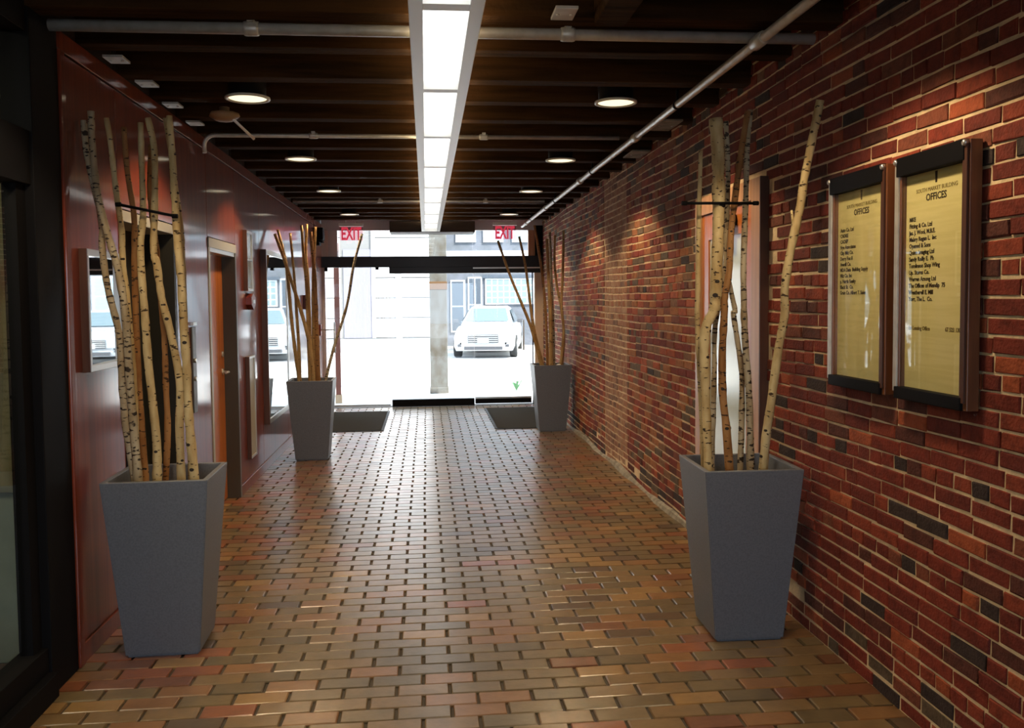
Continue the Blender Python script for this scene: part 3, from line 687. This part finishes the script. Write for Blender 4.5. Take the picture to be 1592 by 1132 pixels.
pole(Z4((675, 1000), (692, 800), (722, 600), (770, 250), (808, 40)) + Z3((648, 960), (680, 760), (722, 570), (745, 420), (785, 220), (826, 18)), 3.93, 3.62, .0205, .0165, birch_light, 'pale birch pole leaning away from the rest toward the directory boards', None, 5, twig=(Z3((690, 660))[0], Z3((682, 572))[0]))
def tie(a, b, y, label):
    p, q = on_y(*a, y), on_y(*b, y); root = empty('tie_rod', p, label, 'tie rod'); MB().tube([p, q], .0065, 8).build('rod', blackm, root)
    for c in (p, q): MB().lathe([(.010, -.012), (.010, .012)], c, 8, 'x').build('end_ferrule', blackm, root)
tie((1064, 316), (1175, 316), 3.985, 'thin black rod tying the birch poles together below the directory boards')
tie((184, 318), (272, 336), 4.088, 'thin black rod tying the birch poles together beside the shopfront')
def Z5(*q): return [(380 + x / 3.773, 300 + y / 3.773) for x, y in q]
GF = 'birch poles in the planter by the mirrored case'; gf = 'brown birch pole in the planter in front of the mirrored case'
pole(Z5((405, 1095), (385, 900), (340, 720), (290, 560), (230, 380), (178, 240)), 9.02, 9.02, .016, .012, birch_far, 'brown birch pole crossing the others, leaning back toward the orange door', None, 0)
pole(Z5((320, 1085), (288, 850), (268, 650), (255, 500), (235, 370), (195, 215)), 9.12, 9.13, .015, .011, birch_far, 'upright brown birch pole, first from the mirrored case in its planter', GF, 0)
pole(Z5((326, 1090), (318, 880), (306, 700), (295, 530), (284, 400), (268, 235)), 9.18, 9.20, .014, .009, birch_far, 'upright brown birch pole, second from the mirrored case in its planter', GF, 0)
pole(Z5((385, 1090), (375, 800), (366, 550), (350, 400), (335, 190)), 9.12, 9.14, .017, .011, birch_far, 'upright brown birch pole, third from the mirrored case in its planter', GF, 0)
pole(Z5((390, 1090), (383, 750), (372, 500), (360, 350), (366, 183)), 9.20, 9.22, .015, .010, birch_far, 'upright brown birch pole, fourth from the mirrored case in its planter', GF, 0)
pole(Z5((432, 1090), (424, 800), (412, 500), (402, 380), (388, 228)), 9.09, 9.10, .022, .011, birch_brown, 'upright brown birch pole, seventh from the mirrored case in its planter', GF, 0)
pole(Z5((410, 1090), (404, 700), (404, 480), (412, 330), (416, 200)), 9.16, 9.18, .016, .010, birch_far, 'upright brown birch pole, sixth from the mirrored case in its planter', GF, 0)
pole(Z5((478, 1092), (500, 1000), (530, 890), (578, 740), (610, 620), (640, 430), (690, 240)), 9.10, 9.25, .0125, .010, birch_gray, 'thin grey birch pole leaning out over the aisle toward the exit sign', None, 0)
def Z6(*q): return [(660 + x / 3.773, 300 + y / 3.773) for x, y in q]
GG = 'birch poles in the planter by the street doors'; gg = 'brown birch pole upright in the planter by the brick wall and street doors'
pole(Z6((684, 1005), (625, 790), (570, 650), (500, 480), (430, 280)), 10.62, 10.58, .017, .011, birch_far, 'brown birch pole leaning farthest into the doorway by the brick wall', None, 0)
pole(Z6((690, 1000), (642, 800), (620, 650), (592, 430), (555, 255)), 10.72, 10.70, .016, .011, birch_far, 'brown birch pole leaning slightly into the doorway by the brick wall', None, 0)
pole(Z6((722, 1005), (710, 700), (690, 480), (668, 330), (645, 190)), 10.76, 10.78, .015, .011, birch_brown, 'upright birch pole, fifth from the brick wall, in the planter by the street doors', GG, 0)
pole(Z6((742, 1005), (738, 700), (727, 500), (718, 270)), 10.64, 10.66, .024, .014, birch_far, 'upright birch pole, fourth from the brick wall, in the planter by the street doors', GG, 0)
pole(Z6((760, 1005), (752, 700), (742, 420), (735, 230)), 10.78, 10.80, .015, .011, birch_gray, 'upright birch pole, third from the brick wall, in the planter by the street doors', GG, 0)
pole(Z6((806, 1000), (818, 850), (804, 690), (776, 540), (762, 400), (766, 250)), 10.70, 10.72, .015, .010, birch_far, 'upright birch pole, first from the brick wall, in the planter by the street doors', GG, 0)
pole(Z6((800, 1000), (816, 820), (802, 650), (811, 480), (816, 220)), 10.62, 10.64, .016, .011, birch_far, 'upright birch pole, second from the brick wall, in the planter by the street doors', GG, 0)
root = empty('paper_wad', (1.60, 10.66, .72), 'crumpled white paper lying on the mulch of the planter by the street doors', 'litter')
m = MB(); bmesh.ops.create_icosphere(m.bm, subdivisions=2, radius=.045)
for v in m.bm.verts: v.co = v.co * R.uniform(.75, 1.15) + Vector((1.575, 10.60, .765))
m.build('paper', whitep, root)

# ------------------------------------------------------------------ floor mats
def floor_mat(x0, x1, y0, y1, label):
    root = empty('floor_mat', ((x0 + x1) / 2, (y0 + y1) / 2, 0), label, 'mat')
    MB().box(x0, x1, y0, y1, .001, .008, .003).build('rubber_edge', rubber, root)
    MB().box(x0 + .03, x1 - .03, y0 + .03, y1 - .03, .008, .013, .002).build('pile', mat_m, root)
floor_mat(-1.42, -.535, 10.92, 12.87, 'dark entrance mat in front of the glass door by the panelled wall')
floor_mat(.825, 1.70, 10.85, 13.0, 'dark entrance mat in front of the glass door by the brick wall')

# ------------------------------------------------------------------ street end: glazing, doors, header
end = struct(empty('window_2', (0, YE, 0)))
CX0, CX1 = -.52, .71                   # fixed centre light
MB().box(XL, XR, YE - .03, YE + .11, 2.085, 2.245, .004).build('header_beam', black_head, end)
MB().box(-.535, XR, YE - .045, YE + .11, 1.99, 2.086, .004).build('lower_header', black_head, end)
MB().box(CX1, XR - .05, YE - .060, YE - .045, 2.055, 2.075).build('header_strip', alum, end)
MB().box(XL, XR, YE, YE + .08, 2.63, ZD, .004).build('top_frame', mat('grey_frame', (.55, .55, .56), .5), end)
MB().box(CX0, CX1, YE - .03, YE + .05, 0, .105, .004).build('sill', blackm, end)
MB().box(CX0, CX1, YE + .02, YE + .03, .105, 1.99).build('pane', clear, end)
for a, b in ((XL + .23, CX0), (CX0 + .004, CX1), (CX1 + .004, XR - .22)):
    MB().box(a, b, YE + .02, YE + .03, 2.245, 2.63).build('transom_pane', clear, end)
MB().box(XL, XL + .10, YE, YE + .06, 2.245, 2.63).build('transom_jamb', mat('pale_jamb', (.75, .66, .60), .6), end)
MB().box(XL + .10, XL + .23, YE - .01, YE + .07, 2.245, 2.63).build('transom_jamb', mat('grey_jamb', (.62, .63, .62), .6), end)
MB().box(XR - .22, XR - .12, YE + .0, YE + .07, 2.245, 2.63).build('transom_jamb', oak, end)
MB().box(XR - .12, XR, YE - .02, YE + .07, 2.245, 2.70).build('transom_jamb', blackm, end)
MB().box(XL, XL + .04, YE - .01, YE + .07, 0, 2.085).build('side_jamb', mat('mauve_jamb', (.66, .58, .60), .5), end)
MB().box(XR - .13, XR, YE - .01, YE + .09, 0, 1.99).build('side_jamb', mat('buff_jamb', (.85, .66, .48), .6), end)
MB().box(XR - .17, XR - .155, YE - .02, YE + .02, 0, 1.99).build('door_edge', blackm, end)
# wood bulkhead box over the centre light
bh = MB().box(-.50, .72, 12.93, YE - .002, 2.565, ZJ - .01, .004).build('bulkhead', mat('bulkhead_timber', (.050, .030, .016), .6, noise=((2, 20, 20), (.028, .017, .010), .35, .7, 4)))
bh.name = 'trim_1'; struct(bh)
# glass doors
def gdoor(nm, x0, x1, yy, ztop, handle):
    d = struct(empty(nm, ((x0 + x1) / 2, yy, 0)))
    MB().box(x0, x1, yy, yy + .012, .11 if nm == 'door_5' else .02, ztop).build('pane', clear, d)
    if nm == 'door_5':
        MB().box(x0, x1, yy - .012, yy + .03, .012, .085, .003).build('bottom_rail', blackm, d)
        MB().box(x0, x1, yy - .002, yy + .016, .085, .11).build('rail_edge', alum, d)
    else:
        MB().box(x0, x1, yy - .006, yy + .02, .005, .03).build('bottom_rail', alum, d)
    MB().box(x0 - .004, x0, yy - .002, yy + .014, .11, ztop).build('edge_strip', whitep, d)
    for z in (.90, 1.20):
        MB().tube([(handle, yy + .01, z), (handle, yy - .06, z)], .010, 8).build('handle_post', alum, d)
    MB().tube([(handle, yy - .06, .82), (handle, yy - .06, 1.28)], .013, 10).build('pull_handle', alum, d)
gdoor('door_4', XL + .06, CX0 - .03, YE + .10, 2.085, XL + .16)
gdoor('door_5', CX1 + .02, XR - .18, YE + .10, 1.99, XR - .3)
MB().box(-.74, -.69, YE - .02, YE + .05, 2.05, 2.086).build('door_pivot', blackm, end)
MB().box(XL + .04, XL + .08, YE - .02, YE + .05, 2.03, 2.086).build('door_pivot', blackm, end)
root = empty('push_bar', (XL + .01, 12.95, 1.17), 'small dark bracket and short rod on the panelling beside the glass door', 'door hardware')
MB().box(XL + .0008, XL + .03, 12.92, 13.0, 1.10, 1.26, .006).build('bracket', redbox, root)
MB().tube([(XL + .03, 12.97, 1.18), (XL + .20, 13.02, 1.18)], .010, 8).build('rod', steel, root)

# exit signs
def exit_sign(x0, x1, y, z0, z1, label):
    root = empty('exit_sign', ((x0 + x1) / 2, y, z1), label, 'exit sign')
    MB().box(x0 - .01, x1 + .01, y - .03, y + .03, z1, z1 + .045, .004).build('housing', whitep, root)
    MB().box(x0, x1, y - .004, y + .004, z0, z1).build('panel', exit_panel, root)
    text_mesh('lettering', 'EXIT', .25, exit_red, root, ((x0 + x1) / 2, y - .0055, z0 + .012), (.56, 0, 0), (0, 0, 1), 'CENTER', .0008, .007)
    for s in (-1, 1): MB().tube([((x0 + x1) / 2 + s * .08, y, z1 + .045), ((x0 + x1) / 2 + s * .08, y, ZD)], .006, 8).build('rod', steel, root)
exit_sign(-1.22, -.89, 13.1, 2.46, 2.66, 'red EXIT sign on a clear panel above the glass door by the panelled wall')
exit_sign(1.0, 1.33, 13.1, 2.47, 2.67, 'red EXIT sign on a clear panel above the glass door by the brick wall')

# ------------------------------------------------------------------ outside
pave = mat('pale_pavement', (.62, .60, .57), .8, noise=((2, 2, 2), (.52, .51, .49), .4, .6, 5))
road = mat('road_asphalt', (.42, .42, .42), .85, noise=((20, 20, 20), (.36, .36, .36), .4, .6, 4))
g = struct(MB().box(-60, 60, -40, 90, -.14, -.08).build('ground', road))
struct(MB().box(-40, 40, YE + .25, 20.5, -.13, -.015).build('pavement', pave))
struct(MB().box(-40, 40, 26.9, 40, -.13, .02).build('pavement_far', pave))
struct(MB().box(-40, 40, -12, Y0, -.13, -.02).build('ground_back_dim', mat('low_bounce_paving', (.10, .10, .10), .9)))  # unseen ground behind the camera, darkened to bounce less light inside
# stone pier outside
pc = on_z(683.5, 612, -.015)
root = empty('stone_pier', (pc.x, pc.y, -.015), 'grey mottled stone pier standing on the pavement outside the glass', 'pillar')
stone = mat('mottled_granite', (.13, .13, .12), .7, noise=((8, 8, 5), (.085, .07, .05), .35, .68, 6))
hw = 13.5 / FPX * pc.y
MB().box(pc.x - hw, pc.x + hw, pc.y, pc.y + hw * 2, -.015, 3.6, .01).build('shaft', stone, root)
MB().box(pc.x - hw - .012, pc.x + hw + .012, pc.y - .012, pc.y + hw * 2 + .012, -.015, .09, .01).build('plinth', stone, root)
z = on_y(683, 444, pc.y).z
MB().box(pc.x - hw - .004, pc.x + hw + .004, pc.y - .004, pc.y + hw * 2 + .004, z - .07, z + .07, .004).build('band', mat('rust_band', (.12, .06, .02), .7), root)
# brown timber post outside the left door
pw = on_y(524, 500, 14.2)
root = empty('timber_post', (pw.x, 14.2, -.015), 'slim reddish brown post outside the glass door by the panelling', 'post')
MB().box(pw.x - .04, pw.x + .04, 14.2, 14.28, .12, 2.5, .006).build('shaft', mat('rust_post', (.20, .07, .05), .6), root)
MB().box(pw.x - .05, pw.x + .05, 14.19, 14.29, -.015, .12, .006).build('shoe', mat('tan_shoe', (.45, .33, .22), .7), root)
# small green plant outside
pp = on_z(803, 608, -.015)
root = empty('street_plant', (pp.x, pp.y, -.015), 'small green weed growing on the pavement outside the glass door', 'plant')
leafm = mat('leaf_green', (.05, .16, .06), .5)
for k in range(9):
    a = k * 2.4; L_ = .10 + .05 * (k % 3); m = MB(); e_ = Vector((math.cos(a), math.sin(a), 0)); s_ = Vector((-math.sin(a), math.cos(a), 0)); c = Vector((pp.x, pp.y, -.01))
    p0, p1, p2 = c, c + e_ * L_ * .5 + Vector((0, 0, L_ * .9)), c + e_ * L_ + Vector((0, 0, L_ * (.9 + .2 * (k % 2))))
    m.quad((p0 - s_ * .006, p1 - s_ * .024, p1 + s_ * .024, p0 + s_ * .006)); m.quad((p1 - s_ * .024, p2 - s_ * .003, p2 + s_ * .003, p1 + s_ * .024)); m.build('leaf', leafm, root)

# pale stone building across the street
BY = 28.0
root = empty('stone_building', (-6, BY, 0), 'pale rusticated stone building across the street', 'building')
stn = mat('pale_stone', (.66, .63, .62), .8, noise=((1.5, 1.5, 1.5), (.60, .58, .57), .4, .6, 4)); stn2 = mat('grey_base_stone', (.20, .215, .22), .8); jn = mat('stone_joint', (.16, .155, .15), .9)
BX1 = .19
MB().box(-16, BX1 - .02, BY + .03, BY + 3.4, 0, 9.5).build('core', jn, root)
MB().box(-16, BX1, BY - .05, BY + .03, 0.02, .44, .01).build('base_course', stn2, root)
zz = .46
for c in range(14):
    hgt = .62; xs = [-16, -12.5, -9.5, -6.6, -4.3, -2.55]
    x = -16
    while x < -2.6:
        MB().box(x + .01, min(x + 1.9, -2.6) - .01, BY - .01, BY + .03, zz + .02, zz + hgt - .02).build('stone_block', stn, root); x += 1.9
    MB().box(-1.55, BX1, BY - .01, BY + .03, zz + .02, zz + hgt - .02).build('stone_block', stn, root)
    zz += hgt
MB().box(-2.52, -1.66, BY - .0, BY + .03, .46, 3.2).build('grey_door', mat('lilac_door', (.17, .16, .19), .6), root)
MB().box(-1.66, -1.55, BY - .03, BY + .03, .46, 9.1).build('pilaster', stn, root)
MB().box(-.93, -.74, BY - .04, BY - .01, .02, 3.2).build('downpipe', mat('pipe_grey', (.30, .28, .29), .7), root)
# grey brick building with windows further right
root = empty('office_building', (6, 31, 0), 'blue grey building with tall gridded windows across the street', 'building')
fac = mat('bluegrey_facade', (.115, .125, .15), .8, noise=((3, 3, 3), (.09, .10, .115), .4, .6, 5)); wf = mat('pale_window_frame', (.55, .57, .60), .5)
wg = mat('office_window', (.24, .32, .36), .12, spec=.7); dk = mat('dark_shopfront', (.05, .065, .085), .4)
OY = 31.0
MB().box(BX1 + .05, 26, OY, OY + 6, 0, 11).build('wall', fac, root)
MB().box(BX1 + .05, 26, OY - .12, OY, 3.05, 3.3).build('string_course', wf, root)
def win(x0, x1, z0, z1, nx, nz, mm=wg):
    f = MB().box(x0, x1, OY - .05, OY - .001, z0, z1).build('window', wf, root)
    dx, dz = (x1 - x0 - .06) / nx, (z1 - z0 - .06) / nz
    for i in range(nx):
        for k in range(nz):
            p = MB().box(x0 + .05 + i * dx, x0 + .01 + (i + 1) * dx, OY - .06, OY - .05, z0 + .05 + k * dz, z0 + .01 + (k + 1) * dz).build('pane', mm, root)
            p.parent = f; p.matrix_parent_inverse = Matrix()
win(2.05, 3.75, 1.45, 2.35, 8, 4, mat('grid_office_window', (.15, .21, .22), .4))  # grid panes in a darker tone than the plain office windows
win(.85, 1.35, .5, 2.3, 1, 2, dk); win(1.45, 1.95, .5, 2.4, 2, 2, dk)
win(1.05, 1.75, 3.6, 4.25, 1, 1); win(2.0, 2.7, 3.6, 4.25, 2, 1); win(3.0, 3.9, 3.6, 4.25, 2, 1)
for k in range(6): win(4.4 + 2.2 * k, 5.9 + 2.2 * k, .6, 2.5, 3, 3); win(4.4 + 2.2 * k, 5.9 + 2.2 * k, 3.7, 5.6, 3, 3)
MB().box(1.96, 4.0, OY - .10, OY - .04, 2.36, 2.46).build('sign_band', dk, root)

# parked cars
def car(loc, rz, paint, label):
    root = empty('parked_car', loc, label, 'car'); root.rotation_euler = (0, 0, rz)
    def add(nm, m, mm, par=root):
        o = link(bpy.data.objects.new(nm, m.mesh(nm, mm))); o.parent = par; return o
    glassd = mat('car_glass', (.10, .14, .16), .05, spec=.9); tyre = mat('tyre', (.02, .02, .02), .8); dark = mat('car_trim', (.05, .05, .055), .5)
    lampm = mat('headlamp', (.62, .66, .70), .1, coat=1)
    # loft of cross sections along the length: (y, half width, z bottom, z shoulder)
    m = MB(); rings = []
    for y, hw_, zb, zt in ((-2.20, .62, .34, .62), (-2.16, .76, .26, .72), (-2.0, .86, .22, .82), (-1.5, .89, .20, .90), (-.9, .91, .20, .95), (0, .92, .20, .97), (1.0, .92, .20, .99), (1.7, .90, .22, 1.0), (2.1, .84, .26, .98), (2.2, .70, .36, .88)):
        rings.append([m.bm.verts.new(p) for p in ((-hw_ * .93, y, zb), (-hw_, y, zb + .14), (-hw_, y, zt - .22), (-hw_ * .94, y, zt - .06), (-hw_ * .72, y, zt), (0, y, zt + .03), (hw_ * .72, y, zt), (hw_ * .94, y, zt - .06), (hw_, y, zt - .22), (hw_, y, zb + .14), (hw_ * .93, y, zb))])
    for a, b in zip(rings[:-1], rings[1:]):
        for k in range(11): m.bm.faces.new((a[k], a[(k + 1) % 11], b[(k + 1) % 11], b[k])).smooth = True
    m.bm.faces.new(rings[0][::-1]); m.bm.faces.new(rings[-1]); add('body', m, paint)
    m = MB(); rings = []
    for y, wb_, wt, zt in ((-.95, .78, .72, .99), (-.15, .80, .60, 1.44), (.5, .80, .61, 1.50), (1.3, .80, .60, 1.45), (1.95, .76, .66, 1.02)):
        rings.append([m.bm.verts.new(p) for p in ((-wb_, y, .94), (-wt, y, zt - .05), (-wt * .85, y, zt), (wt * .85, y, zt), (wt, y, zt - .05), (wb_, y, .94))])
    for a, b in zip(rings[:-1], rings[1:]):
        for k in range(5): m.bm.faces.new((a[k], a[k + 1], b[k + 1], b[k])).smooth = True
    m.bm.faces.new(rings[0][::-1]); m.bm.faces.new(rings[-1]); add('roof', m, paint)
    m = MB(); m.quad(((-.66, -.90, 1.03), (.66, -.90, 1.03), (.53, -.22, 1.415), (-.53, -.22, 1.415))); m.bm.normal_update()
    for v in m.bm.verts: v.co += Vector((0, -.035, .02))
    add('windscreen', m, glassd)
    for s in (-1, 1):
        m = MB(); m.quad(((s * .815, -.62, 1.02), (s * .815, 1.45, 1.02), (s * .635, 1.1, 1.40), (s * .635, -.10, 1.40))); add('side_window', m, glassd)
        m = MB(); m.box(s * .98 - .09, s * .98 + .09, -.62, -.54, .99, 1.11, .02); add('wing_mirror', m, dark)
        m = MB(); m.box(s * .64 - .17, s * .64 + .17, -2.17, -2.02, .58, .74, .02); add('headlight', m, lampm)
        m = MB(); m.box(s * .62 - .12, s * .62 + .12, -2.19, -2.05, .34, .42, .01); add('fog_light', m, dark)
        for y in (-1.35, 1.32):
            m = MB(); m.lathe([(.20, -.11), (.31, -.105), (.33, -.07), (.33, .07), (.31, .105), (.20, .11)], (s * .82, y, .33), 20, 'x'); w_ = add('wheel', m, tyre)
            m = MB(); m.lathe([(.20, -.015), (.19, .015)], (s * .925, y, .33), 12, 'x'); add('rim', m, alum, w_)
    m = MB(); m.box(-.44, .44, -2.22, -2.05, .46, .70, .02); add('grille', m, dark)
    for k in range(4): m = MB(); m.box(-.42, .42, -2.232, -2.21, .49 + k * .055, .505 + k * .055); add('grille_bar', m, alum)
    m = MB(); m.box(-.55, .55, -2.225, -2.05, .26, .36, .01); add('lower_intake', m, dark)
    m = MB(); m.box(-.16, .16, -2.26, -2.23, .46, .58, .004); add('number_plate', m, whitep)
    return root
white_car = mat('white_car_paint', (.72, .74, .76), .25, coat=.6); silver_car = mat('silver_car_paint', (.42, .45, .48), .25, metal=.4, coat=.6)
cx = (767 - 662) / FPX * 25.6
car((cx + .02, 27.6, -.08), math.radians(-9), white_car, 'white car parked across the street facing the glass doors')
car((cx + 3.0, 27.9, -.08), math.radians(-9), silver_car, 'silver car parked beside the white car across the street')
car((cx + 6.0, 28.2, -.08), math.radians(-9), white_car, 'white car parked farther along past the silver car')
